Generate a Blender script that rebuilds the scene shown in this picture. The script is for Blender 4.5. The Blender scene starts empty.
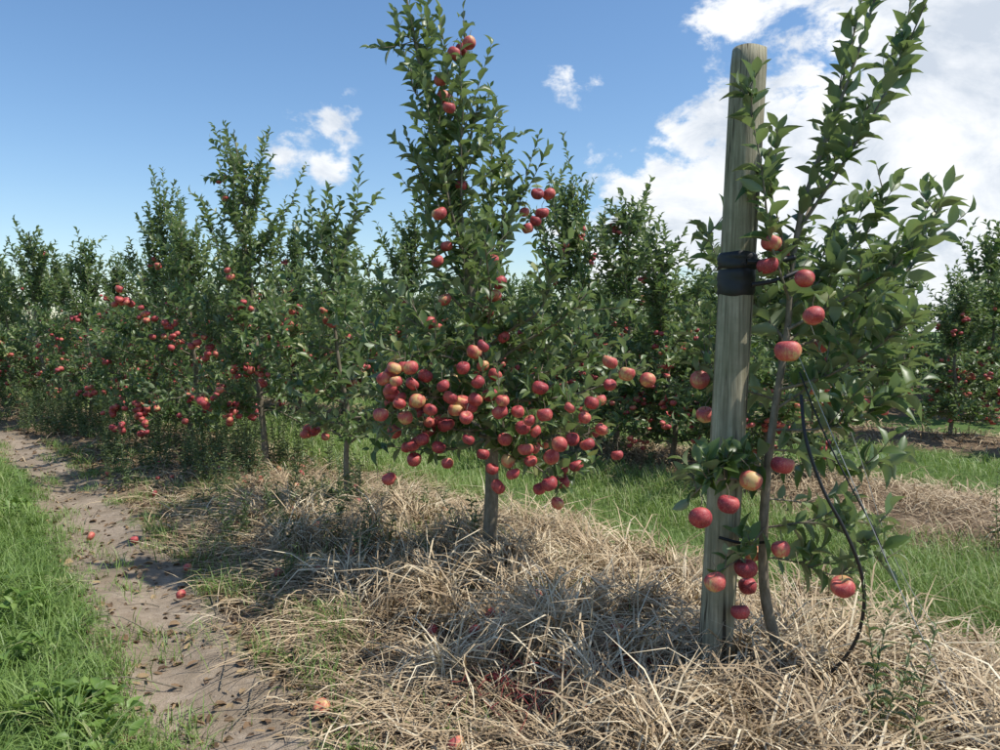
import bpy, math, numpy as np
from mathutils import Vector
rng = np.random.default_rng(7)
scene = bpy.context.scene
CAM_H = 1.4; F = 780.0

def P(u, v, d):            # survey helper: bearing/height at a real distance d -> world point
    return np.array([(u-500)/F*d, d, CAM_H-(v-330)/F*d])

# ---------------------------------------------------------------- terrain layout
ROWY = [-12, 3.08, 4.55, 7.8, 10.9, 13.6, 20, 80, 400]
ROWX = [10.8, .88, -.07, -2.35, -4.9, -8.0, -15.5, -86, -460]
def xc(y): return np.interp(y, ROWY, ROWX)
ROWS = [0, 4.9, 10.5, 16, 21.5, 27, 33, 39, 45, 52, 60]
def rowdist(dx):
    d = np.abs(dx)
    for r in ROWS[1:]:
        d = np.minimum(d, np.abs(dx-r))
    return d
def gh(x, y):
    x = np.asarray(x, float); y = np.asarray(y, float)
    dx = x-xc(y); d = rowdist(dx)
    z = -0.13*(1-np.exp(-(d/1.0)**2))
    fade = np.clip(1-(np.hypot(x, y)-20)/40, 0, 1)
    z = z + fade*(.012*np.sin(5.1*x+1.7*y)+.010*np.sin(-3.3*x+6.2*y+1)+.008*np.sin(11*x+4*y+2)+.006*np.sin(7*x-13*y))
    z = z - .03*np.exp(-((dx+2.1)/.25)**2)*fade
    return z

# ---------------------------------------------------------------- helpers
def new_mat(name):
    m = bpy.data.materials.new(name); m.use_nodes = True
    nt = m.node_tree; nt.nodes.clear()
    return m, nt.nodes, nt.links
def ramp(nodes, stops, interp='LINEAR'):
    r = nodes.new('ShaderNodeValToRGB'); cr = r.color_ramp; cr.interpolation = interp
    while len(cr.elements) > 1: cr.elements.remove(cr.elements[-1])
    cr.elements[0].position = stops[0][0]; cr.elements[0].color = (*stops[0][1], 1)
    for p, c in stops[1:]:
        e = cr.elements.new(p); e.color = (*c, 1)
    return r
def noise(nodes, links, vec, scale, detail=4, rough=.6, dist=0):
    n = nodes.new('ShaderNodeTexNoise'); n.inputs['Scale'].default_value = scale
    n.inputs['Detail'].default_value = detail; n.inputs['Roughness'].default_value = rough
    n.inputs['Distortion'].default_value = dist
    if vec is not None: links.new(vec, n.inputs['Vector'])
    return n
def math_n(nodes, links, op, a, b=None, c=None, clamp=False):
    n = nodes.new('ShaderNodeMath'); n.operation = op; n.use_clamp = clamp
    for i, v in enumerate((a, b, c)):
        if v is None: continue
        if isinstance(v, (int, float)): n.inputs[i].default_value = v
        else: links.new(v, n.inputs[i])
    return n.outputs[0]
def mixc(nodes, links, fac, a, b, mode='MIX'):
    n = nodes.new('ShaderNodeMix'); n.data_type = 'RGBA'; n.blend_type = mode
    for idx, v in ((0, fac), (6, a), (7, b)):
        if isinstance(v, (int, float)): n.inputs[idx].default_value = v
        elif isinstance(v, tuple): n.inputs[idx].default_value = (*v, 1)
        else: links.new(v, n.inputs[idx])
    return n.outputs[2]

def leaf_material(name, stops, back, rough=.4, trans=.25, back_mix=.8, spec=.5):
    m, N, L = new_mat(name)
    at = N.new('ShaderNodeAttribute'); at.attribute_name = 'rnd'
    r = ramp(N, stops); L.new(at.outputs['Fac'], r.inputs[0])
    geo = N.new('ShaderNodeNewGeometry')
    f = math_n(N, L, 'MULTIPLY', geo.outputs['Backfacing'], back_mix)
    col = mixc(N, L, f, r.outputs[0], back)
    b = N.new('ShaderNodeBsdfPrincipled'); L.new(col, b.inputs['Base Color'])
    b.inputs['Roughness'].default_value = rough
    b.inputs['Specular IOR Level'].default_value = spec
    o = N.new('ShaderNodeOutputMaterial')
    if trans > 0:
        t = N.new('ShaderNodeBsdfTranslucent')
        tc = mixc(N, L, .6, col, (.23, .36, .045))
        L.new(tc, t.inputs[0])
        mx = N.new('ShaderNodeMixShader'); mx.inputs[0].default_value = trans
        L.new(b.outputs[0], mx.inputs[1]); L.new(t.outputs[0], mx.inputs[2])
        L.new(mx.outputs[0], o.inputs[0])
    else: L.new(b.outputs[0], o.inputs[0])
    return m

M_leaf = leaf_material('apple_leaf', [(0, (.042, .085, .022)), (.5, (.092, .150, .042)), (.85, (.155, .215, .068)), (1, (.30, .32, .13))], (.26, .31, .19), .42, .27, .85, .55)
M_grass = leaf_material('grass_blade', [(0, (.07, .14, .02)), (.5, (.16, .26, .05)), (.85, (.27, .36, .10)), (1, (.50, .45, .24))], (.19, .28, .07), .5, .25, .3)
M_straw = leaf_material('straw_blade', [(0, (.12, .076, .044)), (.35, (.32, .225, .13)), (.7, (.54, .42, .26)), (1, (.77, .67, .48))], (.48, .37, .23), .6, 0, .2, .3)
M_litter = leaf_material('straw_litter_leaf', [(0, (.09, .055, .033)), (.5, (.21, .135, .075)), (1, (.36, .26, .14))], (.26, .17, .10), .8, 0, .4, .2)
M_weed = leaf_material('weed_leaf', [(0, (.08, .12, .045)), (.6, (.15, .20, .09)), (1, (.30, .30, .16))], (.2, .26, .14), .6, .15, .5)

def bark_material(name, c1, c2, scale=30):
    m, N, L = new_mat(name)
    tc = N.new('ShaderNodeTexCoord')
    mp = N.new('ShaderNodeMapping'); mp.inputs['Scale'].default_value = (1, 1, .35); L.new(tc.outputs['Object'], mp.inputs[0])
    n = noise(N, L, mp.outputs[0], scale, 4, .7)
    r = ramp(N, [(.3, c1), (.7, c2)]); L.new(n.outputs[0], r.inputs[0])
    n2 = noise(N, L, tc.outputs['Object'], scale*.3, 3)
    col = mixc(N, L, math_n(N, L, 'MULTIPLY', n2.outputs[0], .5), r.outputs[0], (.10, .11, .05))
    b = N.new('ShaderNodeBsdfPrincipled'); L.new(col, b.inputs['Base Color']); b.inputs['Roughness'].default_value = .85
    bp = N.new('ShaderNodeBump'); bp.inputs['Strength'].default_value = .6; bp.inputs['Distance'].default_value = .004
    L.new(n.outputs[0], bp.inputs['Height']); L.new(bp.outputs[0], b.inputs['Normal'])
    o = N.new('ShaderNodeOutputMaterial'); L.new(b.outputs[0], o.inputs[0])
    return m
M_bark = bark_material('apple_bark', (.11, .08, .055), (.34, .27, .21), 45)

def apple_material():
    m, N, L = new_mat('apple_skin')
    at = N.new('ShaderNodeAttribute'); at.attribute_name = 'rnd'
    tc = N.new('ShaderNodeTexCoord')
    mp = N.new('ShaderNodeMapping'); mp.inputs['Scale'].default_value = (1, 1, .3); L.new(tc.outputs['Object'], mp.inputs[0])
    n = noise(N, L, tc.outputs['Object'], 15, 3, .5)
    st = noise(N, L, mp.outputs[0], 150, 3, .6)
    n2 = noise(N, L, tc.outputs['Object'], 330, 2, .5)
    r = ramp(N, [(0, (.22, .024, .036)), (.35, (.40, .048, .056)), (.68, (.54, .11, .09)), (.87, (.60, .23, .12)), (1, (.64, .42, .17))])
    f = math_n(N, L, 'ADD', math_n(N, L, 'MULTIPLY', at.outputs['Fac'], .55), math_n(N, L, 'MULTIPLY', math_n(N, L, 'SUBTRACT', n.outputs[0], .43), 2.2))
    f = math_n(N, L, 'ADD', f, math_n(N, L, 'MULTIPLY', math_n(N, L, 'SUBTRACT', st.outputs[0], .45), .8), clamp=True)
    L.new(f, r.inputs[0])
    sp = math_n(N, L, 'MULTIPLY', math_n(N, L, 'GREATER_THAN', n2.outputs[0], .61), .35)
    col = mixc(N, L, sp, r.outputs[0], (.62, .40, .31))
    b = N.new('ShaderNodeBsdfPrincipled'); L.new(col, b.inputs['Base Color']); b.inputs['Roughness'].default_value = .52
    b.inputs['Specular IOR Level'].default_value = .42
    o = N.new('ShaderNodeOutputMaterial'); L.new(b.outputs[0], o.inputs[0])
    return m
M_apple = apple_material()

def simple_mat(name, col, rough=.6):
    m, N, L = new_mat(name)
    tc = N.new('ShaderNodeTexCoord'); n = noise(N, L, tc.outputs['Object'], 60, 4)
    c = mixc(N, L, n.outputs[0], tuple(x*.6 for x in col), tuple(min(1, x*1.4) for x in col))
    b = N.new('ShaderNodeBsdfPrincipled'); L.new(c, b.inputs['Base Color']); b.inputs['Roughness'].default_value = rough
    o = N.new('ShaderNodeOutputMaterial'); L.new(b.outputs[0], o.inputs[0])
    return m

def mk_mesh(name, V, faces_flat, sizes, mat, rnd=None, smooth=True):
    me = bpy.data.meshes.new(name)
    V = np.asarray(V, np.float32).reshape(-1, 3)
    faces_flat = np.asarray(faces_flat, np.int32); sizes = np.asarray(sizes, np.int32)
    me.vertices.add(len(V)); me.vertices.foreach_set('co', V.ravel())
    me.loops.add(len(faces_flat)); me.loops.foreach_set('vertex_index', faces_flat)
    me.polygons.add(len(sizes))
    st = np.zeros(len(sizes), np.int32); st[1:] = np.cumsum(sizes)[:-1]
    me.polygons.foreach_set('loop_start', st)
    me.polygons.foreach_set('use_smooth', np.full(len(sizes), smooth))
    me.update(calc_edges=True)
    if rnd is not None:
        a = me.attributes.new('rnd', 'FLOAT', 'POINT'); a.data.foreach_set('value', np.asarray(rnd, np.float32))
    me.materials.append(mat)
    return me
def inst_mesh(name, VV, tfaces, mat, rnd, smooth=True):
    n, k, _ = VV.shape
    tf = np.array([i for f in tfaces for i in f]); ts = np.array([len(f) for f in tfaces])
    ff = (tf[None, :]+(np.arange(n)*k)[:, None]).ravel()
    return mk_mesh(name, VV.reshape(-1, 3), ff, np.tile(ts, n), mat, np.repeat(rnd, k), smooth)
def add_obj(name, me, parent=None, loc=None):
    o = bpy.data.objects.new(name, me); scene.collection.objects.link(o)
    if parent: o.parent = parent
    if loc is not None: o.location = loc
    return o
def empty(name, loc=(0, 0, 0)):
    o = bpy.data.objects.new(name, None); o.empty_display_size = .2; o.location = loc
    scene.collection.objects.link(o); return o
def nrm(v): return v/np.maximum(np.linalg.norm(v, axis=-1, keepdims=True), 1e-9)

# leaf template (x = half width, y = along, z = up), folded on midrib, drooping tip
def leaf_template(rows):
    v = [(0, 0, 0)]
    for y, w in rows:
        dz = -.22*y*y
        v += [(-w, y, dz+.25*w), (0, y, dz), (w, y, dz+.25*w)]
    v.append((0, 1, -.24)); t = len(v)-1; k = len(rows)
    f = [(0, 2, 1), (0, 3, 2)]
    for i in range(k-1):
        a = 1+3*i; b = a+3
        f += [(a, a+1, b+1, b), (a+1, a+2, b+2, b+1)]
    a = 1+3*(k-1)
    f += [(a, a+1, t), (a+1, a+2, t)]
    return np.array(v, float), f
LT_hi = leaf_template([(.18, .30), (.42, .5), (.68, .42), (.86, .20)])
LT_lo = leaf_template([(.25, .42), (.65, .46)])
def leaves_mesh(name, O, A, Nn, S, W, mat, rnd, hi=True):
    LT, LF = LT_hi if hi else LT_lo
    O = np.asarray(O); A = nrm(np.asarray(A)); Nn = np.asarray(Nn); S = np.asarray(S)[:, None, None]; W = np.asarray(W)[:, None, None]
    side = nrm(np.cross(A, Nn)); n2 = np.cross(side, A)
    bend = rng.uniform(.2, 2.4, len(O))[:, None, None]
    VV = O[:, None]+S*(LT[None, :, 0:1]*W*side[:, None]+LT[None, :, 1:2]*A[:, None]+LT[None, :, 2:3]*bend*n2[:, None])
    return inst_mesh(name, VV, LF, mat, rnd)

def apple_template(ns, nr):
    v = []; f = []
    for i in range(1, nr):
        th = math.pi*i/nr
        rho = math.sin(th)**.9*(1+.09*math.cos(th))
        z = .93*math.cos(th)-.38*math.exp(-(th/.42)**2)+.25*math.exp(-((math.pi-th)/.4)**2)
        for j in range(ns):
            a = 2*math.pi*j/ns; k = 1+.03*math.cos(5*a)*(1 if th > 1.8 else .3)
            v.append((rho*k*math.cos(a), rho*k*math.sin(a), z))
    v.append((0, 0, .93-.45)); v.append((0, 0, -.93+.3))
    t = len(v)-2; b = len(v)-1
    for i in range(nr-2):
        for j in range(ns):
            a0 = i*ns+j; a1 = i*ns+(j+1) % ns
            f.append((a0, a0+ns, a1+ns, a1))
    for j in range(ns):
        f.append((t, j, (j+1) % ns)); f.append((b, (nr-2)*ns+(j+1) % ns, (nr-2)*ns+j))
    return np.array(v), f
AT_hi = apple_template(20, 14); AT_lo = apple_template(9, 7)
def apples_mesh(name, C, R, rnd, hi=True, tilt=.4):
    TV, TF = AT_hi if hi else AT_lo
    VV = []
    for c, r in zip(C, R):
        up = nrm(np.array([rng.normal(0, tilt), rng.normal(0, tilt), 1.0]))
        x = nrm(np.cross(up, [0.3, 1, 0])); y = np.cross(up, x)
        s = np.array([rng.uniform(.92, 1.06), rng.uniform(.92, 1.06), rng.uniform(.86, 1.05)])*r
        sh = rng.normal(0, .06, 2)
        VV.append(c+(TV[:, 0:1]+TV[:, 2:3]*sh[0])*s[0]*x+(TV[:, 1:2]+TV[:, 2:3]*sh[1])*s[1]*y+TV[:, 2:3]*s[2]*up)
    return inst_mesh(name, np.array(VV), TF, M_apple, rnd)

class Tubes:
    def __init__(s): s.V = []; s.F = []; s.n = 0
    def add(s, pts, rad, k=6, cap=True):
        pts = np.asarray(pts, float); m = len(pts); rad = np.broadcast_to(rad, (m,))
        t = nrm(np.gradient(pts, axis=0))
        ref = np.array([.13, .2, 1.0]) if abs(t[:, 2]).mean() < .8 else np.array([1.0, .1, .05])
        a = nrm(np.cross(t, ref)); b = np.cross(t, a)
        ang = np.arange(k)*2*math.pi/k
        ring = pts[:, None]+rad[:, None, None]*(np.cos(ang)[None, :, None]*a[:, None]+np.sin(ang)[None, :, None]*b[:, None])
        s.V.append(ring.reshape(-1, 3))
        i = np.arange(m-1)[:, None]*k; j = np.arange(k)[None, :]; j2 = (j+1) % k
        q = np.stack([i+j, i+j2, i+k+j2, i+k+j], -1).reshape(-1, 4)+s.n
        s.F.append(q); s.n += m*k
    def mesh(s, name, mat):
        V = np.concatenate(s.V); F_ = np.concatenate(s.F)
        return mk_mesh(name, V, F_.ravel(), np.full(len(F_), 4), mat)
def smooth_poly(pts, n):
    pts = np.asarray(pts, float); m = len(pts)
    if m == 2: return pts[0]+(pts[1]-pts[0])*np.linspace(0, 1, n)[:, None]
    ext = np.vstack([2*pts[0]-pts[1], pts, 2*pts[-1]-pts[-2]])
    out = []
    for u in np.linspace(0, m-1-1e-6, n):
        i = int(u); t = u-i; p0, p1, p2, p3 = ext[i:i+4]
        out.append(.5*((2*p1)+(-p0+p2)*t+(2*p0-5*p1+4*p2-p3)*t*t+(-p0+3*p1-3*p2+p3)*t**3))
    return np.array(out)

class Tree:
    def __init__(s, leaf=.085, sp=1.0):
        s.tb = Tubes(); s.O = []; s.A = []; s.N = []; s.S = []; s.R = []; s.ap = []; s.ar = []; s.leaf = leaf; s.sp = sp
    def leafy(s, pts, spacing=.028, t0=0.0, size=1.0):
        pts = np.asarray(pts); seg = np.linalg.norm(np.diff(pts, axis=0), axis=1); cum = np.r_[0, np.cumsum(seg)]
        Lg = cum[-1]; n = max(3, int(Lg*(1-t0)/(spacing*s.sp)))
        tt = np.linspace(t0, 1, n)*Lg
        p = np.stack([np.interp(tt, cum, pts[:, i]) for i in range(3)], 1)
        ax = np.stack([np.interp(tt, cum, nrm(np.gradient(pts, axis=0))[:, i]) for i in range(3)], 1); ax = nrm(ax)
        ang = np.arange(n)*2.4+rng.uniform(0, 6)+rng.normal(0, .4, n)
        a = nrm(np.cross(ax, np.array([.2, .3, 1.0])+rng.normal(0, .02, (n, 3)))); b = np.cross(ax, a)
        rad = np.cos(ang)[:, None]*a+np.sin(ang)[:, None]*b
        fr = np.linspace(0, 1, n)
        out = (.95-.55*fr**3)[:, None]
        d = ax*(.75+.4*fr[:, None]**2)+rad*out+rng.normal(0, .22, (n, 3))+np.array([0, 0, .05])
        nn = ax*.7-rad*.4+np.array([0, 0, .6])+rng.normal(0, .5, (n, 3))
        s.O.append(p); s.A.append(nrm(d)); s.N.append(nn)
        s.S.append(s.leaf*size*rng.uniform(.6, 1.2, n)*(1-.35*fr**4))
        base = rng.uniform(.15, .7)
        s.R.append(np.clip(base+rng.normal(0, .17, n)+.25*fr**3, 0, 1))
    def shoot(s, p, d, L, r=.0035, spacing=.025, size=1.0, k=4):
        d = nrm(np.asarray(d, float)); bend = rng.normal(0, .12, 3)+np.array([0, 0, .22])
        tt = np.linspace(0, 1, 5)[:, None]
        pts = p+d*L*tt+bend*L*tt**2*.6
        s.tb.add(pts, np.linspace(r, .0012, 5), k)
        s.leafy(pts, spacing, .06, size)
        return pts
    def limb(s, pts, r0, r1, n=10, k=7, leaf_t0=.25, shoots=8, slen=(.1, .35), up=.8, spread=.6, sp_t0=.2, spacing=.03):
        pts = smooth_poly(pts, n)
        s.tb.add(pts, np.linspace(r0, r1, n), k)
        if leaf_t0 < 1: s.leafy(pts, spacing, leaf_t0)
        tg = nrm(np.gradient(pts, axis=0))
        for _ in range(int(shoots)):
            u = rng.uniform(sp_t0, 1)*(n-1); i = min(int(u), n-2); f = u-i
            p = pts[i]*(1-f)+pts[i+1]*f
            d = tg[i]*rng.uniform(.2, .7)+np.array([0, 0, up*rng.uniform(.2, 1.2)])+rng.normal(0, spread, 3)
            L = rng.uniform(*slen) if rng.random() < .6 else rng.uniform(.04, .1)
            s.shoot(p, d, L)
        return pts
    def apple(s, c, r, stem=True):
        c = np.asarray(c, float); s.ap.append(c); s.ar.append(r)
        if stem:
            s.tb.add([c+[0, 0, r*.45], c+[rng.normal(0, .004), rng.normal(0, .004), r*1.2], c+[rng.normal(0, .012), rng.normal(0, .012), r*1.2+.03]], .0016, 4)
    def build(s, name, parent, hi=True):
        O = np.concatenate(s.O)
        me1 = s.tb.mesh(name+'_trunk_and_limbs', M_bark)
        me2 = leaves_mesh(name+'_leaves', O, np.concatenate(s.A), np.concatenate(s.N), np.concatenate(s.S), rng.uniform(.38, .56, len(O)), M_leaf, np.concatenate(s.R), hi)
        out = [('trunk_and_limbs', me1), ('leaves', me2)]
        if s.ap: out.append(('apples', apples_mesh(name+'_apples', np.array(s.ap), s.ar, rng.uniform(0, 1, len(s.ap)), hi)))
        for nme, me in out: 
            if parent is not None: 
                o = add_obj(nme, me, parent)
        print(name, 'leaves', len(O))
        return out

def gen_tree(H, spread, lean=(0, 0), nb=24, napple=45, leaf=.095, leader=None, t_lo=.15, base_r=.033, waist=.5, hi=True, dens=1.0, sp=1.0, stem=True, toplen=.45, thin=.22, droop=0.0, outw=.06):
    T = Tree(leaf, sp)
    if leader is None:
        k = 6; leader = [np.array([lean[0]*(i/k)**1.3+(rng.normal(0, .03) if i else 0), lean[1]*(i/k)+(rng.normal(0, .03) if i else 0), H*i/k]) for i in range(k+1)]
    lp = smooth_poly(leader, 22)
    lp[0, 2] -= .1
    T.tb.add(lp, base_r*(1-np.linspace(0, 1, 22))**.75+.003, 9)
    T.leafy(lp[13:], .022, 0)
    az0 = rng.uniform(0, 6)
    for i in range(nb):
        q_ = ((i+rng.uniform(-.4, .4))/nb); t = t_lo+(.93-t_lo)*max(q_, 0)**1.35; t = min(max(t, t_lo), .95)
        u = t*21; j = min(int(u), 20); st = lp[j]*(1-(u-j))+lp[j+1]*(u-j)
        az = az0+i*2.4+rng.normal(0, .3)
        prof = 1.0 if t < waist else max(thin, 1-(t-waist)/(.9-waist)*(1.05-thin))
        if t < t_lo+.05: prof *= .8
        L = spread*prof*rng.uniform(.5, 1.15)
        pitch = math.radians(rng.uniform(5, 32) if t < waist else rng.uniform(40, 68))
        dh = np.array([math.cos(az), math.sin(az), 0])
        pts = [st]
        p = st.copy(); curl = rng.uniform(-.25, .5) if t < waist else .25
        dr = (.22+droop)*(t < .4)*rng.uniform(0, 1)
        for q in range(4):
            pi = pitch+curl*q*.4-dr*q
            p = p+(dh*math.cos(pi)+np.array([0, 0, math.sin(pi)]))*L/4+rng.normal(0, .02, 3); pts.append(p)
        T.limb(pts, .011*(1.3-t), .003, 9, 5, .15, int(L/(.060 if t < waist else .078)*dens)+1, (.14, .5 if t > .35 else .32), up=1.1, spread=.5, sp_t0=.1)
    for i in range(int(12*dens)):
        t = rng.uniform(.5, .98); u = t*21; j = min(int(u), 20); st = lp[j]
        T.shoot(st, np.array([0, 0, 1.2])+rng.normal(0, .5, 3)*[1, 1, .3], rng.uniform(.15, toplen)*(1.3-.5*t))
    O = np.concatenate(T.O); c = O[(O[:, 2] > .14*H+lp[0, 2]) & (O[:, 2] < .93*H+lp[0, 2])]
    hh = (c[:, 2]-lp[0, 2])/H
    w = np.exp(-((hh-.36)/.20)**2)+.09; w /= w.sum()
    n = 0; ctr = np.array([np.interp(c[:, 2], lp[:, 2], lp[:, 0]), np.interp(c[:, 2], lp[:, 2], lp[:, 1])]).T
    while n < napple:
        ii = rng.choice(len(c), p=w); p = c[ii].copy(); o_ = p[:2]-ctr[ii]; 
        p[:2] += o_/max(np.linalg.norm(o_), .05)*outw; p[2] -= .06; m = rng.choice([1, 2, 2, 3, 4, 5, 6])
        for q in range(m):
            T.apple(p+rng.normal(0, .048, 3)*[1, 1, 1.1]*(1 if q else 0), rng.uniform(.031, .042), stem); n += 1
    return T

# ================================================================= GROUND
def axis(lo, hi, step, far, g=1.18):
    a = list(np.arange(lo, hi, step)); s = step
    x = hi
    while x < far: a.append(x); s *= g; x += s
    a.append(far); s = step; x = lo-step
    b = []
    while x > -far: b.append(x); s *= g; x -= s
    b.append(-far)
    return np.array(b[::-1]+a)
gx = axis(-6, 6, .06, 700); gy = axis(1.2, 12, .06, 700)
X, Y = np.meshgrid(gx, gy); Z = gh(X, Y)
nx, ny = len(gx), len(gy)
idx = np.arange(nx*ny).reshape(ny, nx)
Fq = np.stack([idx[:-1, :-1], idx[:-1, 1:], idx[1:, 1:], idx[1:, :-1]], -1).reshape(-1, 4)

def soil_w(dx, y): return np.clip(1-np.abs(dx+2.05)/.72, 0, 1)
def straw_w(dx, y):
    w = np.clip(1-np.abs(dx+.25)/3.3, 0, 1)
    for r in ROWS[1:]: w = np.maximum(w, np.clip(1-np.abs(dx-r)/2.4, 0, 1))
    return w
m, N, L = new_mat('orchard_ground')
tc = N.new('ShaderNodeTexCoord'); V3 = tc.outputs['Object']
aS = N.new('ShaderNodeAttribute'); aS.attribute_name = 'soil'
aT = N.new('ShaderNodeAttribute'); aT.attribute_name = 'straw'
nA = noise(N, L, V3, 2.2, 4, .65); nB = noise(N, L, V3, 18, 5, .7); nC = noise(N, L, V3, 120, 3, .7)
def thr(att, amp):
    s = math_n(N, L, 'ADD', att, math_n(N, L, 'MULTIPLY', math_n(N, L, 'SUBTRACT', nA.outputs[0], .5), amp))
    s = math_n(N, L, 'ADD', s, math_n(N, L, 'MULTIPLY', math_n(N, L, 'SUBTRACT', nB.outputs[0], .5), amp*.7))
    mr = N.new('ShaderNodeMapRange'); mr.interpolation_type = 'SMOOTHSTEP'; L.new(s, mr.inputs[0]); mr.inputs[1].default_value = .4; mr.inputs[2].default_value = .6
    return mr.outputs[0]
grassc = ramp(N, [(.3, (.06, .10, .03)), (.6, (.11, .17, .045)), (.8, (.19, .18, .09))]); L.new(nB.outputs[0], grassc.inputs[0])
strawc = ramp(N, [(.3, (.08, .05, .032)), (.5, (.19, .13, .08)), (.7, (.34, .25, .16))]); L.new(nC.outputs[0], strawc.inputs[0])
strawc2 = mixc(N, L, nB.outputs[0], strawc.outputs[0], (.20, .145, .095))
soilc = ramp(N, [(.28, (.18, .135, .095)), (.45, (.30, .235, .17)), (.6, (.385, .31, .23)), (.78, (.48, .40, .31))])
sm = math_n(N, L, 'ADD', math_n(N, L, 'MULTIPLY', nB.outputs[0], .6), math_n(N, L, 'MULTIPLY', nC.outputs[0], .4)); L.new(sm, soilc.inputs[0])
bigp = ramp(N, [(.42, (0, 0, 0)), (.6, (1, 1, 1))]); L.new(nA.outputs[0], bigp.inputs[0])
soil2 = mixc(N, L, math_n(N, L, 'MULTIPLY', bigp.outputs[0], .6), soilc.outputs[0], (.19, .145, .095))
c = mixc(N, L, thr(aT.outputs['Fac'], .5), grassc.outputs[0], strawc2)
c = mixc(N, L, thr(aS.outputs['Fac'], .9), c, soil2)
b = N.new('ShaderNodeBsdfPrincipled'); L.new(c, b.inputs['Base Color']); b.inputs['Roughness'].default_value = .95; b.inputs['Specular IOR Level'].default_value = .15
bp = N.new('ShaderNodeBump'); bp.inputs['Strength'].default_value = .9; bp.inputs['Distance'].default_value = .02
L.new(sm, bp.inputs['Height']); L.new(bp.outputs[0], b.inputs['Normal'])
o = N.new('ShaderNodeOutputMaterial'); L.new(b.outputs[0], o.inputs[0])
gme = mk_mesh('ground', np.stack([X, Y, Z], -1).reshape(-1, 3), Fq.ravel(), np.full(len(Fq), 4), m)
DX = (X-xc(Y)).ravel()
for nme, arr in (('soil', soil_w(DX, Y.ravel())), ('straw', straw_w(DX, Y.ravel()))):
    a = gme.attributes.new(nme, 'FLOAT', 'POINT'); a.data.foreach_set('value', arr.astype(np.float32))
add_obj('ground', gme)

# ================================================================= blades
def blades(name, base, L_, th0, th1, az, W, mat, rnd, nl=4, zmin=.004):
    n = len(base); k = nl
    th = th0[:, None]+(th1-th0)[:, None]*np.linspace(0, 1, k-1)[None, :]
    dh = np.stack([np.cos(az), np.sin(az), np.zeros(n)], 1); sd = np.stack([-np.sin(az), np.cos(az), np.zeros(n)], 1)
    seg = (L_/(k-1))[:, None, None]*(np.sin(th)[..., None]*dh[:, None]+np.cos(th)[..., None]*np.array([0, 0, 1.0]))
    pos = np.concatenate([np.zeros((n, 1, 3)), np.cumsum(seg, 1)], 1)
    sw = rng.normal(0, .08, n)[:, None]*(np.linspace(0, 1, k)**2)[None, :]*L_[:, None]
    pos = pos+sd[:, None]*sw[..., None]+base[:, None]
    lift = zmin+rng.uniform(0, .035, n)
    pos[..., 2] = np.maximum(pos[..., 2], (base[:, 2]+lift)[:, None]*1.0-(np.arange(k) == 0)*.03)
    tw = rng.uniform(-.6, .6, n)[:, None, None]
    side = nrm(sd[:, None]+tw*np.array([0, 0, 1.0])+tw*.4*dh[:, None])
    w = (W[:, None]*np.array([.8, 1, .75, .12] if k == 4 else [.8, 1, .1])[None, :])[..., None]*.5
    VV = np.stack([pos-side*w, pos+side*w], 2).reshape(n, 2*k, 3)
    fc = [(2*i, 2*i+1, 2*i+3, 2*i+2) for i in range(k-1)]
    return inst_mesh(name, VV, fc, mat, rnd)
def place(y, dx):
    x = xc(y)+dx; return np.stack([x, y, gh(x, y)], 1)
def logu(a, b, n): return np.exp(rng.uniform(math.log(a), math.log(b), n))
def patch(x, y, s=1.0): # soft clumping field 0..1
    return .5+.25*np.sin(2.3*x*s+1.1*y*s)+.25*np.sin(-1.7*x*s+2.9*y*s+2)*np.sin(4.1*x*s+.6*y*s)

# green grass left of the track: sward + taller clumps
n = 80000; y = logu(1.9, 26, n); dx = -2.3-np.abs(rng.normal(0, 1, n))*.22-rng.uniform(0, 1, n)**1.3*4.2
b0 = place(y, dx); keep = (b0[:, 0] > -.75*y-1.2); b0 = b0[keep]; n = len(b0); edge = np.clip((-2.25-dx[keep])/.5, .25, 1)
pt = patch(b0[:, 0]*1.6, b0[:, 1]*1.6)
Lb = rng.uniform(.06, .22, n)*edge*(.5+1.0*pt)
me = blades('grass_verge', b0, Lb, rng.uniform(.05, .6, n), rng.uniform(.6, 2.0, n), rng.uniform(0, 6.28, n), rng.uniform(.003, .006, n), M_grass, np.clip(rng.normal(.45, .2, n)+.5*(pt-.5), 0, 1))
add_obj('grass_verge', me)
cN = 330; cy = logu(2.2, 12, cN); cdx = -2.5-rng.uniform(0, 1, cN)*3.0; kk = rng.integers(30, 70, cN); w_ = np.repeat(np.arange(cN), kk); n = len(w_)
b0 = place(cy[w_]+rng.normal(0, .03, n), cdx[w_]+rng.normal(0, .03, n)); hs = rng.uniform(.6, 1.2, cN)
me = blades('verge_clumps', b0, rng.uniform(.12, .32, n)*hs[w_], rng.uniform(.1, .7, n), rng.uniform(.8, 2.1, n), rng.uniform(0, 6.28, n), rng.uniform(.003, .007, n), M_grass, np.clip(rng.normal(.6, .15, n)+rng.normal(0, .15, cN)[w_], 0, 1))
add_obj('grass_clumps', me)
# creeping grass into the track
n = 8000; cN = 140; cy = logu(2.3, 12, cN); cdx = np.where(rng.random(cN) < .75, rng.normal(-2.4, .16, cN), rng.normal(-1.55, .2, cN)); w_ = rng.integers(0, cN, n)
b0 = place(cy[w_]+rng.normal(0, .08, n), cdx[w_]+rng.normal(0, .06, n))
me = blades('track_edge_grass', b0, rng.uniform(.03, .14, n), rng.uniform(.05, .8, n), rng.uniform(.5, 1.8, n), rng.uniform(0, 6.28, n), rng.uniform(.003, .005, n), M_grass, np.clip(rng.normal(.55, .2, n), 0, 1))
add_obj('track_edge_grass', me)
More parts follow.
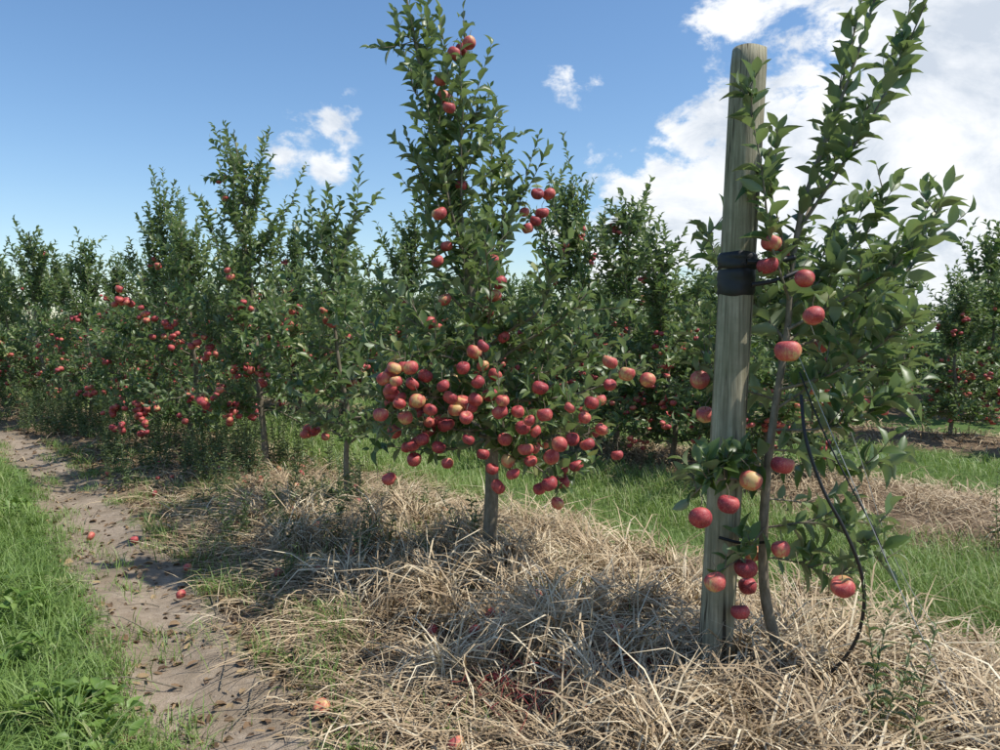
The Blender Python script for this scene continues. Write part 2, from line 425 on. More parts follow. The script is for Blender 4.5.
# green grass alleys between rows
n = 120000; y = logu(2.0, 30, n); dx = np.where(rng.random(n) < .78, rng.uniform(1.1, 3.9, n), rng.uniform(6.2, 9.3, n))
b0 = place(y, dx); pt = patch(b0[:, 0]*1.3, b0[:, 1]*1.3); keep = (b0[:, 0] < .72*y+.6) & (b0[:, 0] > -.7*y) & (rng.random(n) < .3+.9*pt); b0 = b0[keep]; n = len(b0); pt = pt[keep]
me = blades('alley_grass', b0, rng.uniform(.07, .28, n)*(.5+.8*pt), rng.uniform(.05, .6, n), rng.uniform(.6, 2.0, n), rng.uniform(0, 6.28, n), rng.uniform(.0025, .005, n)*np.clip(b0[:, 1]/5, 1, 2.5), M_grass, np.clip(rng.normal(.72, .2, n), 0, 1))
add_obj('alley_grass', me)
# sparse green tufts in the straw strip
n = 7000; cN = 110; cy = logu(3.2, 14, cN); cdx = rng.uniform(-1.7, .9, cN); w_ = rng.integers(0, cN, n)
b0 = place(cy[w_]+rng.normal(0, .07, n), cdx[w_]+rng.normal(0, .08, n))
me = blades('tuft_grass', b0, rng.uniform(.05, .22, n), rng.uniform(.05, .6, n), rng.uniform(.5, 1.8, n), rng.uniform(0, 6.28, n), rng.uniform(.003, .005, n), M_grass, np.clip(rng.normal(.5, .2, n), 0, 1))
add_obj('grass_tufts', me)
# matted straw
n = 66000; y = logu(1.9, 8.5, n); dx = rng.uniform(-1.75, 1.6, n)
b0 = place(y, dx); pt = patch(b0[:, 0]+3, b0[:, 1], 1.6); pr = np.clip(.25+1.0*pt, 0, 1)*np.clip(1.4-(y-4.5)/3, .15, 1)*np.clip((dx+1.7)/.9, .12, 1)
keep = (rng.random(n) < pr) & (b0[:, 0] < .72*y+.6); b0 = b0[keep]; n = len(b0)
azb = rng.normal(2.0, 1.2, n)+2*np.sin(b0[:, 0]*2.1+b0[:, 1])
me = blades('straw_mat', b0, rng.uniform(.08, .42, n), rng.uniform(.9, 1.5, n), rng.uniform(1.4, 2.0, n), azb, rng.uniform(.003, .0085, n), M_straw, np.clip(rng.normal(.47, .25, n), 0, 1))
add_obj('straw_mat', me)
# dry tufts
cN = 270; cy = logu(2.25, 5.9, cN); cdx = rng.uniform(-1.05, 1.45, cN); kk = rng.integers(35, 95, cN); w_ = np.repeat(np.arange(cN), kk); n = len(w_)
lean = rng.uniform(0, 6.28, cN); hs = rng.uniform(.5, 1.35, cN)
b0 = place(cy[w_]+rng.normal(0, .035, n), cdx[w_]+rng.normal(0, .04, n))
az = lean[w_]+rng.normal(0, 1.1, n)
me = blades('straw_tufts', b0, rng.uniform(.16, .5, n)*hs[w_], rng.uniform(.1, .8, n), rng.uniform(1.2, 2.7, n), az, rng.uniform(.003, .011, n), M_straw, np.clip(rng.normal(.6, .22, n)+rng.normal(0, .18, cN)[w_], 0, 1))
add_obj('dry_grass_tufts', me)
# straw on far strips
n = 34000; y = logu(5, 40, n); rsel = rng.choice([0, 4.9, 4.9, 4.9, 10.5], n); dx = rsel+rng.normal(0, .65, n)
b0 = place(y, dx); keep = (b0[:, 0] < .72*y+.6) & (b0[:, 0] > -.7*y); b0 = b0[keep]; n = len(b0)
me = blades('far_straw', b0, rng.uniform(.1, .35, n), rng.uniform(.5, 1.4, n), rng.uniform(1.3, 2.2, n), rng.uniform(0, 6.28, n), rng.uniform(.004, .008, n)*np.clip(b0[:, 1]/6, 1, 3), M_straw, np.clip(rng.normal(.45, .22, n), 0, 1))
add_obj('straw_strips', me)
# litter
n = 14000; y = logu(2.2, 12, n); dx = np.where(rng.random(n) < .07, rng.uniform(-2.5, -1.6, n), rng.uniform(-1.7, 1.2, n))
b0 = place(y, dx)+np.array([0, 0, .008]); az = rng.uniform(0, 6.28, n)
A = np.stack([np.cos(az), np.sin(az), rng.normal(0, .25, n)], 1)
me = leaves_mesh('leaf_litter', b0, A, np.array([0, 0, 1.0])+rng.normal(0, .35, (n, 3)), rng.uniform(.015, .07, n), rng.uniform(.2, .7, n), M_litter, rng.random(n), False)
add_obj('leaf_litter', me)
# pebbles and clods on the track
tv, tf = apple_template(6, 4); n = 500; y = logu(2.3, 12, n); b0 = place(y, rng.normal(-2.05, .3, n))
s = (rng.uniform(.002, .008, n)**1)[:, None, None]
VV = b0[:, None]+tv[None]*s*np.stack([rng.uniform(.7, 1.4, n), rng.uniform(.7, 1.4, n), rng.uniform(.4, .8, n)], 1)[:, None]
add_obj('track_pebbles', inst_mesh('track_pebbles', VV, tf, simple_mat('clod', (.25, .2, .15), .9), np.zeros(n)))
# twigs
tw = Tubes()
for i in range(200):
    yy = logu(2.3, 8, 1)[0]; p = place(np.array([yy]), np.array([rng.uniform(-2.2, 1.2)]))[0]; a = rng.uniform(0, 6.28); Lk = rng.uniform(.08, .45)
    q = p+np.array([math.cos(a)*Lk, math.sin(a)*Lk, 0]); q[2] = gh(q[0], q[1])
    mid = (p+q)/2+rng.normal(0, .015, 3); mid[2] = max(p[2], q[2])+.02
    tw.add(smooth_poly([p+[0, 0, .01], mid, q+[0, 0, .012]], 5), np.linspace(.004, .0012, 5), 4)
add_obj('fallen_twigs', tw.mesh('fallen_twigs', M_bark))
# a few long dry stalks leaning out of the straw
tw = Tubes()
for i in range(80):
    yy = logu(2.4, 6.5, 1)[0]; p = place(np.array([yy]), np.array([rng.uniform(-1.3, 1.3)]))[0]; a = rng.uniform(0, 6.28); Lk = rng.uniform(.3, .75); th_ = rng.uniform(.1, 1.1)
    dq = np.array([math.cos(a)*math.sin(th_), math.sin(a)*math.sin(th_), math.cos(th_)])*Lk
    tw.add(smooth_poly([p, p+dq*.5+rng.normal(0, .02, 3), p+dq+np.array([0, 0, -.06*Lk])], 6), np.linspace(.0028, .001, 6), 4)
M_stalk = simple_mat('dry_stalk', (.42, .33, .2), .7)
add_obj('dry_stalks', tw.mesh('dry_stalks', M_stalk))
# red-stemmed creeping weed by the post
tw = Tubes()
for i in range(60):
    c0 = P(rng.choice([520, 570, 600]), 690, 3.1)+rng.normal(0, .09, 3); p = np.array([c0[0], c0[1], gh(c0[0], c0[1])+.02]); a = rng.uniform(0, 6.28); pts = [p]
    for q in range(4): a += rng.normal(0, .6); p = p+np.array([math.cos(a), math.sin(a), 0])*.06; p[2] = gh(p[0], p[1])+rng.uniform(.03, .12); pts.append(p)
    tw.add(smooth_poly(pts, 9), .0016, 4)
add_obj('red_creeper', tw.mesh('red_creeper', simple_mat('red_stem', (.25, .03, .03), .6)))

# ================================================================= weeds
def weed_mass(name, spots):
    tb = Tubes(); O = []; A = []; Nn = []; S = []; R = []
    for (p, h, k) in spots:
        for j in range(k):
            d = np.array([rng.normal(0, .18), rng.normal(0, .18), 1.0]); hh = h*rng.uniform(.55, 1.1)
            st = p+np.array([rng.normal(0, .05), rng.normal(0, .05), 0]); tt = np.linspace(0, 1, 5)[:, None]
            pts = st+d*hh*tt+np.array([rng.normal(0, .1), rng.normal(0, .1), 0])*hh*tt**2
            tb.add(pts, np.linspace(.003, .001, 5), 4)
            m_ = int(hh/.014); f = np.linspace(.08, 1, m_)
            pp = np.stack([np.interp(f, np.linspace(0, 1, 5), pts[:, i]) for i in range(3)], 1); ang = np.arange(m_)*2.4
            rd = np.stack([np.cos(ang), np.sin(ang), np.full(m_, .8)], 1)+rng.normal(0, .25, (m_, 3))
            O.append(pp); A.append(rd); Nn.append(np.array([0, 0, 1.0])-rd*.3+rng.normal(0, .2, (m_, 3))); S.append(rng.uniform(.03, .075, m_)*(1.2-.6*f)); R.append(np.clip(rng.normal(.5, .2, m_), 0, 1))
    e = empty(name)
    add_obj('stems', tb.mesh(name+'_stems', M_weed), e)
    O = np.concatenate(O)
    add_obj('leaves', leaves_mesh(name+'_leaves', O, np.concatenate(A), np.concatenate(Nn), np.concatenate(S), rng.uniform(.14, .28, len(O)), M_weed, np.concatenate(R), False), e)
sp = []
for i in range(160):
    y = rng.uniform(7.2, 17); dx = rng.uniform(-1.5, .6); sp.append((place(np.array([y]), np.array([dx]))[0], rng.uniform(.3, .85), 5))
for i in range(34):
    y = rng.uniform(4.8, 7.5); dx = rng.uniform(-1.2, .8); sp.append((place(np.array([y]), np.array([dx]))[0], rng.uniform(.15, .45), 4))
for i in range(60):
    y = rng.uniform(7, 14); dx = 4.9+rng.uniform(-1.2, .8); sp.append((place(np.array([y]), np.array([dx]))[0], rng.uniform(.2, .5), 4))
weed_mass('tall_weeds', sp)
for (u, v, d, h, k) in [(885, 752, 2.55, .55, 5), (905, 640, 3.3, .3, 5), (1010, 520, 5.2, .5, 5), (235, 545, 5.4, .42, 5), (120, 490, 7.2, .55, 6), (290, 590, 4.5, .25, 4)]:
    p = P(u, v, d); p[2] = gh(p[0], p[1]); weed_mass('weed_plant', [(p, h, k)])
# broad-leaved weeds in the verge
def broad(y, dx, k):
    p = place(np.array([y]), np.array([dx]))[0]; az = rng.uniform(0, 6.28, k)
    A = np.stack([np.cos(az), np.sin(az), rng.uniform(.2, 1.5, k)], 1)
    return p+rng.normal(0, .05, (k, 3))*[1, 1, .3]+[0, 0, .08], A
Os = []; As = []
for i in range(60):
    o_, a_ = broad(logu(2.4, 8, 1)[0], -2.5-rng.uniform(0, 2.2), 22); Os.append(o_); As.append(a_)
O = np.concatenate(Os); A = np.concatenate(As)
add_obj('broadleaf_weeds', leaves_mesh('broadleaf_weeds', O, A, np.array([0, 0, 1.0])+rng.normal(0, .3, O.shape), rng.uniform(.035, .085, len(O)), rng.uniform(.4, .7, len(O)), M_grass, rng.uniform(.1, .7, len(O))))

# ================================================================= FRONT POST
def wood_material():
    m, N, L = new_mat('weathered_post_wood')
    tc = N.new('ShaderNodeTexCoord')
    mp = N.new('ShaderNodeMapping'); mp.inputs['Scale'].default_value = (1, 1, .035); L.new(tc.outputs['Object'], mp.inputs[0])
    g = noise(N, L, mp.outputs[0], 95, 6, .65, .2); g2 = noise(N, L, mp.outputs[0], 30, 4, .6, .3); bl = noise(N, L, tc.outputs['Object'], 6, 5, .7)
    r = ramp(N, [(.32, (.075, .06, .04)), (.44, (.23, .20, .135)), (.56, (.38, .34, .24)), (.7, (.54, .48, .35))]); 
    s = math_n(N, L, 'ADD', math_n(N, L, 'MULTIPLY', g.outputs[0], .6), math_n(N, L, 'MULTIPLY', g2.outputs[0], .42)); L.new(s, r.inputs[0])
    gr = ramp(N, [(.42, (0, 0, 0)), (.65, (1, 1, 1))]); L.new(bl.outputs[0], gr.inputs[0])
    col = mixc(N, L, math_n(N, L, 'MULTIPLY', gr.outputs[0], .5), r.outputs[0], (.17, .175, .10))
    ck = ramp(N, [(.37, (1, 1, 1)), (.40, (0, 0, 0))]); L.new(g2.outputs[0], ck.inputs[0])
    col = mixc(N, L, math_n(N, L, 'MULTIPLY', ck.outputs[0], .85), col, (.035, .028, .02))
    b = N.new('ShaderNodeBsdfPrincipled'); L.new(col, b.inputs['Base Color']); b.inputs['Roughness'].default_value = .85; b.inputs['Specular IOR Level'].default_value = .25
    bp = N.new('ShaderNodeBump'); bp.inputs['Strength'].default_value = .9; bp.inputs['Distance'].default_value = .008; L.new(s, bp.inputs['Height']); L.new(bp.outputs[0], b.inputs['Normal'])
    o = N.new('ShaderNodeOutputMaterial'); L.new(b.outputs[0], o.inputs[0]); return m
M_wood = wood_material()
pb = P(719, 690, 3.06); pt_ = P(744, 56, 3.10)
post = empty('wooden_post')
ns = 40; V = []; lev = 40
for i in range(lev+1):
    t = i/lev; c = pb+(pt_-pb)*t
    if i == 0: c = c-np.array([0, 0, .15])
    for j in range(ns):
        a = 2*math.pi*j/ns; r = .067*(1+.015*math.sin(2*a+t*2)+.01*math.sin(5*a+1+t*3)+.006*math.sin(9*a+t*14)) 
        if i == lev: r *= .95
        V.append(c+np.array([math.cos(a)*r, math.sin(a)*r, (.004*math.sin(a*2) if i == lev else 0)]))
Fc = []; Sz = []
for i in range(lev):
    for j in range(ns):
        j2 = (j+1) % ns; Fc += [i*ns+j, i*ns+j2, (i+1)*ns+j2, (i+1)*ns+j]; Sz.append(4)
ci = len(V); V.append(pt_+np.array([0, 0, .004]))
for j in range(ns): Fc += [lev*ns+j, lev*ns+(j+1) % ns, ci]; Sz.append(3)
me = mk_mesh('post_shaft', V, Fc, Sz, M_wood); add_obj('shaft', me, post)
M_rub = simple_mat('black_rubber', (.014, .014, .015), .5)
def band(z0, z1, rr, name, wig):
    V = []; Fc = []; lv = 8
    for i in range(lv+1):
        z = z0+(z1-z0)*i/lv; t = (z-pb[2])/(pt_[2]-pb[2]); c = pb+(pt_-pb)*t
        for j in range(ns):
            a = 2*math.pi*j/ns; r = rr+.002*math.sin(i*2.6)+(0.002*math.sin(3*a+i))
            if i in (0, lv): r = .064
            V.append(c+np.array([math.cos(a)*r, math.sin(a)*r, wig*math.sin(a+.6)+.002*math.sin(4*a+i)]))
    for i in range(lv):
        for j in range(ns): j2 = (j+1) % ns; Fc += [i*ns+j, i*ns+j2, (i+1)*ns+j2, (i+1)*ns+j]
    add_obj(name, mk_mesh(name, V, Fc, [4]*(lv*ns), M_rub), post)
zc = lambda v: CAM_H-(v-330)/F*3.03
band(zc(296), zc(266), .073, 'rubber_band_low', .003); band(zc(270), zc(252), .0765, 'rubber_band_high', -.003)
tb = Tubes()
def strap(a, b_, r=.011):
    tb.add(smooth_poly([a, (a+b_)/2+np.array([0, -.01, -.01]), b_], 7), r, 8)
strap(P(745, 262, 2.97), P(792, 258, 2.99)); strap(P(750, 285, 2.97), P(796, 272, 2.98), .009)
strap(P(722, 540, 2.985), P(768, 545, 2.98), .006)
add_obj('tree_ties', tb.mesh('tree_ties', M_rub), post)

hose = Tubes()
hz = lambda u, v, d: P(u, v, d)
hose.add(smooth_poly([hz(802, 395, 2.85), hz(808, 440, 2.78), hz(826, 490, 2.74), hz(848, 530, 2.72), hz(866, 572, 2.72), hz(871, 610, 2.74), hz(862, 650, 2.78), hz(836, 682, 2.83), hz(800, 698, 2.86), hz(760, 700, 2.92), hz(725, 693, 2.98), hz(690, 688, 3.02)], 60), .0065, 8)
hose.add(smooth_poly([hz(800, 372, 2.9), hz(822, 425, 2.8), hz(850, 480, 2.74), hz(878, 530, 2.74), hz(893, 566, 2.76)], 30), .003, 6)
e = empty('irrigation_hose'); add_obj('hose', hose.mesh('hose', M_rub), e)
w = Tubes(); w.add(smooth_poly([P(796, 350, 2.9), P(850, 470, 2.7), P(905, 590, 2.6), P(985, 750, 2.42)], 24), .0016, 5)
w.add(smooth_poly([P(800, 300, 3.0), P(860, 450, 2.95), P(900, 560, 2.9), P(960, 655, 2.85), P(1010, 700, 2.8)], 24), .0012, 5)
e = empty('support_wire'); add_obj('wire', w.mesh('wire', simple_mat('galvanised', (.35, .35, .34), .4)), e)

# ================================================================= FRONT TREE (by the post)
T = Tree(.102)
trunk = [P(797, 700, 2.99), P(784, 655, 3.0), P(770, 600, 3.02), P(767, 540, 3.02), P(769, 480, 3.0), P(776, 410, 3.0), P(787, 330, 3.02), P(790, 270, 3.03), P(800, 205, 3.05), P(822, 140, 3.08), P(850, 60, 3.1), P(876, -30, 3.1)]
tp = smooth_poly(trunk, 36); tp[0, 2] -= .06
T.tb.add(tp, .0245*(1-np.linspace(0, 1, 36)*.86), 10)
T.leafy(tp[20:], .024)
def lb(pts, r=.008, sh=8, **k): 
    T.limb([P(*p) for p in pts], r, .002, 10, 6, k.pop('t0', .08), sh*k.pop('m', 1.15), k.pop('slen', (.08, .26)), k.pop('up', 1.0), k.pop('spread', .5), spacing=.025, **k)
lb([(800, 225, 3.05), (842, 160, 3.0), (882, 90, 2.98), (928, -20, 2.95)], .007, 9)
lb([(815, 160, 3.08), (835, 90, 3.15), (850, 20, 3.2), (862, -40, 3.2)], .006, 5)
lb([(790, 250, 3.03), (815, 190, 3.2), (850, 130, 3.3), (890, 60, 3.35), (905, -20, 3.4)], .007, 7)
lb([(788, 300, 3.0), (768, 240, 2.9), (758, 170, 2.88), (740, 88, 2.9)], .006, 9, slen=(.05, .12))
lb([(790, 290, 3.0), (778, 230, 3.0), (768, 190, 3.02), (775, 140, 3.05)], .004, 6, slen=(.05, .14))
lb([(787, 330, 3.0), (840, 300, 2.9), (895, 265, 2.82), (935, 210, 2.78)], .007, 12)
lb([(785, 350, 3.0), (840, 330, 3.15), (890, 290, 3.25), (925, 240, 3.3)], .007, 13)
lb([(780, 390, 3.0), (830, 375, 2.85), (880, 345, 2.75), (915, 310, 2.7)], .007, 12)
lb([(778, 400, 3.0), (830, 400, 3.1), (880, 390, 3.2), (910, 360, 3.2)], .006, 12)
lb([(774, 430, 3.0), (815, 430, 2.9), (860, 420, 2.85), (895, 395, 2.8)], .006, 9)
lb([(772, 450, 3.0), (820, 455, 3.1), (860, 470, 3.15), (885, 460, 3.2)], .005, 7)
lb([(787, 320, 3.02), (800, 300, 3.3), (815, 270, 3.5), (830, 230, 3.6)], .006, 12)
lb([(788, 310, 3.02), (830, 270, 3.1), (860, 240, 3.1), (880, 190, 3.1)], .006, 10)
lb([(788, 340, 3.02), (820, 320, 3.3), (860, 300, 3.45), (900, 270, 3.5)], .006, 12)
lb([(785, 340, 3.02), (750, 300, 3.25), (722, 270, 3.35), (705, 235, 3.4)], .006, 11)
lb([(778, 400, 3.02), (745, 390, 3.25), (715, 380, 3.4), (705, 360, 3.45)], .005, 9)
lb([(769, 490, 3.0), (735, 480, 2.9), (708, 485, 2.85), (692, 500, 2.84)], .006, 10, slen=(.05, .14))
lb([(769, 470, 3.0), (745, 462, 2.92), (725, 468, 2.88)], .004, 7, slen=(.05, .12))
lb([(768, 530, 3.0), (745, 560, 2.9), (722, 575, 2.86)], .004, 5, slen=(.04, .1))
lb([(768, 530, 3.02), (820, 525, 2.92), (865, 545, 2.86), (892, 572, 2.84)], .005, 9, slen=(.05, .15))
lb([(769, 500, 3.02), (810, 505, 3.1), (845, 520, 3.15), (870, 520, 3.15)], .004, 6, slen=(.05, .15))
lb([(768, 560, 3.02), (800, 565, 2.95), (835, 578, 2.9), (860, 575, 2.88)], .004, 6, slen=(.04, .1))
lb([(776, 410, 3.0), (812, 385, 2.95), (850, 350, 2.95), (870, 300, 2.95)], .006, 11)
for (u, v, d, r) in [(803, 279, 2.78, .037), (813, 316, 2.74, .037), (788, 351, 2.74, .044), (785, 466, 2.84, .041), (753, 482, 2.80, .042), (731, 506, 2.77, .039), (703, 520, 2.76, .041), (719, 586, 2.80, .041), (750, 572, 2.88, .043), (745, 617, 2.95, .034), (785, 552, 2.84, .035), (849, 591, 2.74, .042), (769, 244, 2.93, .036), (766, 266, 2.93, .040), (752, 590, 3.1, .038), (835, 408, 3.1, .036), (778, 255, 3.15, .04), (728, 470, 3.3, .038), (820, 345, 3.3, .04), (757, 556, 3.08, .04), (706, 415, 3.4, .04), (700, 380, 3.4, .04)]:
    T.apple(P(u, v, d), r)
e = empty('apple_tree'); T.build('front_tree', e, True)

# ================================================================= TREE 1 (centre)
lead = [P(488, 572, 4.55), P(492, 480, 4.55), P(489, 400, 4.55), P(478, 330, 4.56), P(462, 240, 4.58), P(445, 150, 4.6), P(422, 70, 4.62), P(406, -8, 4.62)]
T = gen_tree(3.3, .95, nb=34, napple=55, leaf=.100, leader=lead, t_lo=.2, base_r=.042, waist=.38, dens=.92, toplen=.22, thin=.12, sp=1.1, outw=.14)
def l1(pts, r, sh, sl, **k): T.limb([P(*p) for p in pts], r, .003, 11, 6, .05, sh, sl, spacing=.028, **k)
l1([(470, 290, 4.56), (462, 210, 4.5), (460, 130, 4.48), (466, 35, 4.48)], .009, 9, (.06, .16), up=1.0, spread=.4)
l1([(470, 300, 4.56), (486, 240, 4.6), (492, 180, 4.65), (490, 130, 4.65)], .008, 6, (.08, .18))
for Q in ([(488, 400, 4.55), (540, 400, 4.4), (590, 390, 4.3), (645, 365, 4.3)], [(488, 420, 4.55), (530, 440, 4.35), (570, 440, 4.25), (610, 425, 4.2)],
          [(488, 400, 4.55), (440, 390, 4.4), (395, 390, 4.3), (340, 400, 4.3)], [(489, 430, 4.55), (455, 430, 4.4), (420, 425, 4.25), (385, 435, 4.2)],
          [(489, 450, 4.55), (520, 460, 4.7), (550, 470, 4.8), (590, 470, 4.8)], [(486, 370, 4.55), (520, 345, 4.5), (560, 320, 4.4), (590, 290, 4.4)],
          [(486, 370, 4.55), (450, 340, 4.6), (410, 320, 4.7), (385, 290, 4.7)], [(489, 400, 4.55), (520, 380, 4.8), (580, 360, 5.0), (620, 340, 5.1)],
          [(489, 420, 4.55), (450, 410, 4.8), (400, 400, 5.0), (360, 385, 5.1)], [(484, 350, 4.55), (510, 330, 4.4), (540, 310, 4.3), (555, 270, 4.3)],
          [(484, 360, 4.55), (455, 350, 4.4), (430, 335, 4.3), (410, 300, 4.25)], [(489, 440, 4.55), (450, 450, 4.7), (415, 450, 4.8), (375, 445, 4.85)],
          [(488, 440, 4.55), (510, 450, 4.3), (540, 470, 4.15), (560, 490, 4.1)]):
    l1(Q, .011, 13, (.1, .27))
cl = [(443, 386), (399, 404), (417, 401), (463, 368), (483, 346), (483, 366), (456, 410), (475, 400), (530, 421), (523, 428), (560, 445), (588, 445), (592, 403), (618, 456), (627, 374), (540, 388), (492, 260), (500, 283), (494, 296), (462, 188), (430, 323), (436, 328), (445, 102), (470, 50), (462, 56), (440, 215), (447, 464), (483, 455), (513, 475), (577, 467), (558, 505), (388, 480), (422, 440), (550, 485), (562, 470), (505, 440), (495, 375), (450, 398), (462, 402), (471, 407), (563, 483), (442, 85), (438, 262), (447, 247), (526, 450), (531, 462), (573, 440), (648, 380), (405, 418), (430, 410), (492, 470), (508, 462), (602, 430), (455, 60), (450, 112), (478, 382), (490, 395), (466, 418), (447, 425), (518, 412), (536, 432), (545, 415), (552, 458), (585, 418), (570, 408), (610, 385), (438, 448), (468, 440), (412, 384), (500, 412), (474, 352), (488, 312), (445, 300), (610, 362), (540, 490), (498, 488), (425, 376), (380, 415)]
for (u, v) in cl:
    near = 4.00 if v > 340 else 4.30
    T.apple(P(u, v, near+rng.uniform(-.08, .2)), rng.uniform(.033, .043))
e = empty('apple_tree'); T.build('centre_tree', e, True)

# ================================================================= other row-1 trees
def world_tree(y, dx, H, spread, lean=(0, 0), **k):
    p = place(np.array([y]), np.array([dx]))[0]
    T = gen_tree(H, spread, lean, **k)
    e = empty('apple_tree', tuple(p)); T.build('tree', e, k.get('hi', True)); return e
x0 = lambda u, d: (u-500)/F*d
world_tree(6.07, x0(346, 6.07)-xc(6.07), 2.3, .68, (-.12, 0), nb=22, napple=20, base_r=.022, t_lo=.22, waist=.7, dens=.9)
world_tree(7.8, 0, 3.3, 1.2, (-.28, 0), nb=42, napple=150, t_lo=.16, waist=.42, hi=False, toplen=.3, thin=.15, droop=.15, outw=.1)
world_tree(9.3, -.1, 2.5, 1.2, (.05, 0), nb=32, napple=120, t_lo=.12, hi=False, droop=.2, outw=.1)
world_tree(10.7, 0, 3.3, 1.2, (.2, 0), nb=40, napple=170, t_lo=.10, waist=.45, hi=False, toplen=.3, thin=.15, droop=.2, outw=.1)
# shared variants
variants = []
for i in range(5):
    H = 3.0; T = gen_tree(H, rng.uniform(1.15, 1.35), (rng.normal(0, .12), rng.normal(0, .12)), nb=38, napple=150, t_lo=.09, waist=.48, hi=False, leaf=.115, sp=1.25, stem=False, thin=.22, toplen=.42, droop=.15, outw=.1)
    variants.append(T.build('variant%d' % i, None, False))
far_var = []
for i in range(3):
    H = 3.0; T = gen_tree(H, 1.4, (rng.normal(0, .12), rng.normal(0, .12)), nb=36, napple=90, t_lo=.08, waist=.6, hi=False, leaf=.17, sp=1.9, stem=False, thin=.35, dens=.8)
    far_var.append(T.build('farvariant%d' % i, None, False))
cnt = [0]
def inst_tree(x, y, H, parent=None, name='apple_tree', vs=variants):
    v = vs[rng.integers(0, len(vs))]; cnt[0] += 1
    loc = (float(x), float(y), float(gh(x, y)))
    e = empty(name, loc); s = H/3.0; w_ = rng.uniform(.9, 1.1)*(s+1)/2
    e.scale = (w_, w_, s); e.rotation_euler = (0, 0, rng.uniform(0, 6.28))
    if parent is not None: e.parent = parent
    for nme, me in v:
        o = add_obj(nme, me, e)
for y, H in [(12.1, 2.75), (13.5, 3.0), (14.8, 2.7), (16.2, 3.0), (17.6, 3.2), (19.2, 2.9)]:
    inst_tree(xc(y)+rng.normal(0, .1), y, H)
# row 2
for y, H in [(7.5, 2.2), (8.35, 2.35), (9.2, 2.95), (10.1, 3.35), (11.0, 3.0), (12.0, 3.1), (13, 2.9), (14, 3.1), (15.1, 3.0), (16.3, 3.1), (17.6, 3.0), (19, 3.1), (20.5, 3.1), (22, 3.1), (23.6, 3)]:
    inst_tree(xc(y)+4.9+rng.normal(0, .12), y, H)
for ri, D in enumerate(ROWS[2:7]):
    par = empty('orchard_row'); y = 6.5 if ri == 0 else 5
    while y < 30+ri*6:
        x = xc(y)+D
        if x < .72*y+3 and x > -.68*y-1:
            inst_tree(x+rng.normal(0, .12), y, (2.15 if D < 11 else 2.6)*rng.uniform(.88, 1.12), par, 'tree', variants if (D < 11 and y < 18) else far_var)
        y += (1.2 if D < 11 else 1.6)*rng.uniform(.85, 1.2)

# fallen apples
C = []; R_ = []; rr = []
for (u, v, d) in [(317, 703, 2.95), (490, 628, 3.75), (85, 545, 5.6), (455, 742, 2.7), (620, 655, 3.4)]:
    x, y = x0(u, d), d; C.append([x, y, gh(x, y)+.045]); R_.append(.034); rr.append(1.0 if u != 490 else .2)
for i in range(70):
    y = rng.uniform(3.0, 8.5); dx = rng.normal(-.4, .65); p = place(np.array([y]), np.array([dx]))[0]; r = rng.uniform(.024, .036)
    C.append(p+[0, 0, r*1.1+.01]); R_.append(r); rr.append(rng.uniform(0, 1))
add_obj('fallen_apples', apples_mesh('fallen_apples', np.array(C), R_, np.array(rr), False, 1.2))

# ================================================================= LIGHT + SKY
S = Vector((.88, -.2, 0)).normalized(); el = math.radians(58)
S = Vector((S.x*math.cos(el), S.y*math.cos(el), math.sin(el)))
sl = bpy.data.lights.new('sun', 'SUN'); sl.energy = 5.0; sl.angle = math.radians(.5); sl.color = (1, .96, .89)
so = bpy.data.objects.new('sun', sl); so.rotation_euler = S.to_track_quat('Z', 'Y').to_euler(); so.location = (6, 4, 12); scene.collection.objects.link(so)
W = bpy.data.worlds.new('World'); scene.world = W; W.use_nodes = True
nt = W.node_tree; nt.nodes.clear(); N = nt.nodes; L = nt.links
sky = N.new('ShaderNodeTexSky'); sky.sky_type = 'NISHITA'; sky.sun_disc = False; sky.sun_elevation = el; sky.sun_rotation = math.atan2(S.x, S.y)
sky.altitude = 0; sky.air_density = 1.0; sky.dust_density = .6; sky.ozone_density = 2.0
tc = N.new('ShaderNodeTexCoord'); D = tc.outputs['Generated']
mp = N.new('ShaderNodeMapping'); mp.inputs['Scale'].default_value = (1, 1, 1.5); L.new(D, mp.inputs[0])
n1 = noise(N, L, mp.outputs[0], 10, 9, .6, .3); n2 = noise(N, L, mp.outputs[0], 9, 7, .6, .4); n3 = noise(N, L, mp.outputs[0], 38, 6, .6)
th = math.radians(3.3)
def skydir(u, v):
    x = (u-500)/F; zc_ = -(v-375)/F; v_ = np.array([x, math.cos(th)+zc_*math.sin(th), -math.sin(th)+zc_*math.cos(th)]); return v_/np.linalg.norm(v_)
tot = None
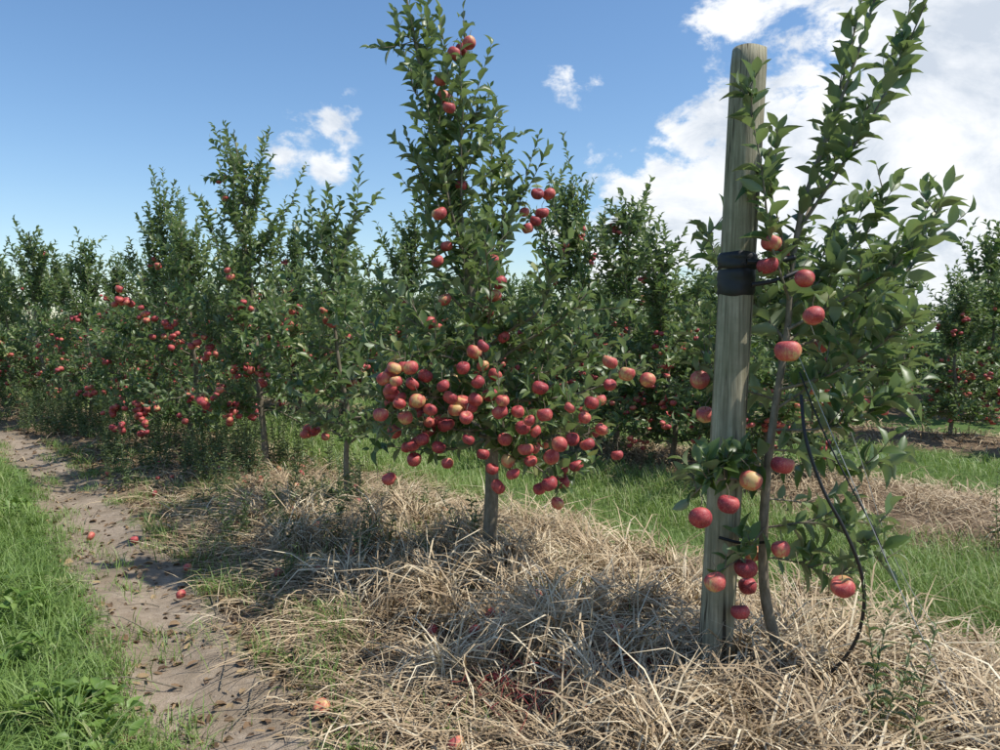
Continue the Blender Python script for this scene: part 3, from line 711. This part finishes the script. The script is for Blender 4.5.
for (u, v, r, a) in [(980, 110, 220, 1.4), (900, 200, 200, 1.4), (990, 20, 120, 1.0), (860, 130, 130, 1.05), (700, 205, 110, 1.15), (692, 150, 50, .85), (795, 60, 70, .8), (780, 200, 150, 1.2), (1150, 130, 300, 1.3), (290, 158, 48, .85), (322, 166, 34, .8), (332, 120, 36, .55), (572, 76, 44, .55), (592, 82, 30, .5), (628, 40, 22, .5), (745, -8, 70, .65), (60, 240, 50, .3), (225, 170, 40, .4), (1000, 250, 170, 1.2), (650, 235, 120, .9), (-300, 120, 160, .8), (1500, 0, 250, .9), (300, -400, 200, .7)]:
    c = skydir(u, v); vm = N.new('ShaderNodeVectorMath'); vm.operation = 'DISTANCE'; L.new(D, vm.inputs[0]); vm.inputs[1].default_value = tuple(c)
    mr = N.new('ShaderNodeMapRange'); L.new(vm.outputs['Value'], mr.inputs[0]); mr.inputs[1].default_value = r/F*1.1; mr.inputs[2].default_value = 0; mr.inputs[3].default_value = 0; mr.inputs[4].default_value = a
    tot = mr.outputs[0] if tot is None else math_n(N, L, 'MAXIMUM', tot, mr.outputs[0])
dens = math_n(N, L, 'ADD', tot, math_n(N, L, 'MULTIPLY', math_n(N, L, 'SUBTRACT', n1.outputs[0], .5), 2.2))
dens = math_n(N, L, 'ADD', dens, math_n(N, L, 'MULTIPLY', math_n(N, L, 'SUBTRACT', n3.outputs[0], .5), .8))
mr = N.new('ShaderNodeMapRange'); mr.interpolation_type = 'SMOOTHSTEP'; L.new(dens, mr.inputs[0]); mr.inputs[1].default_value = .28; mr.inputs[2].default_value = .66
edge = N.new('ShaderNodeMapRange'); L.new(tot, edge.inputs[0]); edge.inputs[1].default_value = 0; edge.inputs[2].default_value = .2
mask = math_n(N, L, 'MULTIPLY', mr.outputs[0], edge.outputs[0])
mask = math_n(N, L, 'MULTIPLY', mask, .95)
shade = ramp(N, [(.34, (4.9, 5.4, 6.1)), (.46, (6.6, 6.9, 7.3)), (.56, (7.9, 8.0, 8.1))]); L.new(n2.outputs[0], shade.inputs[0])
hs = N.new('ShaderNodeHueSaturation'); hs.inputs['Saturation'].default_value = 1.15; hs.inputs['Value'].default_value = 1.22; L.new(sky.outputs[0], hs.inputs['Color'])
cc = mixc(N, L, mask, hs.outputs[0], shade.outputs[0])
bg = N.new('ShaderNodeBackground'); L.new(cc, bg.inputs[0]); bg.inputs[1].default_value = .135
wo = N.new('ShaderNodeOutputWorld'); L.new(bg.outputs[0], wo.inputs[0])

# ================================================================= CAMERA
cam = bpy.data.cameras.new('camera'); cam.lens = 28.08; cam.sensor_width = 36; cam.clip_end = 2000; cam.clip_start = .05
co = bpy.data.objects.new('camera', cam); co.location = (0, 0, CAM_H); co.rotation_euler = (math.radians(90)-th, 0, 0)
scene.collection.objects.link(co); scene.camera = co
scene.view_settings.view_transform = 'Standard'; scene.view_settings.look = 'None'; scene.view_settings.exposure = 0
print('trees', cnt[0])
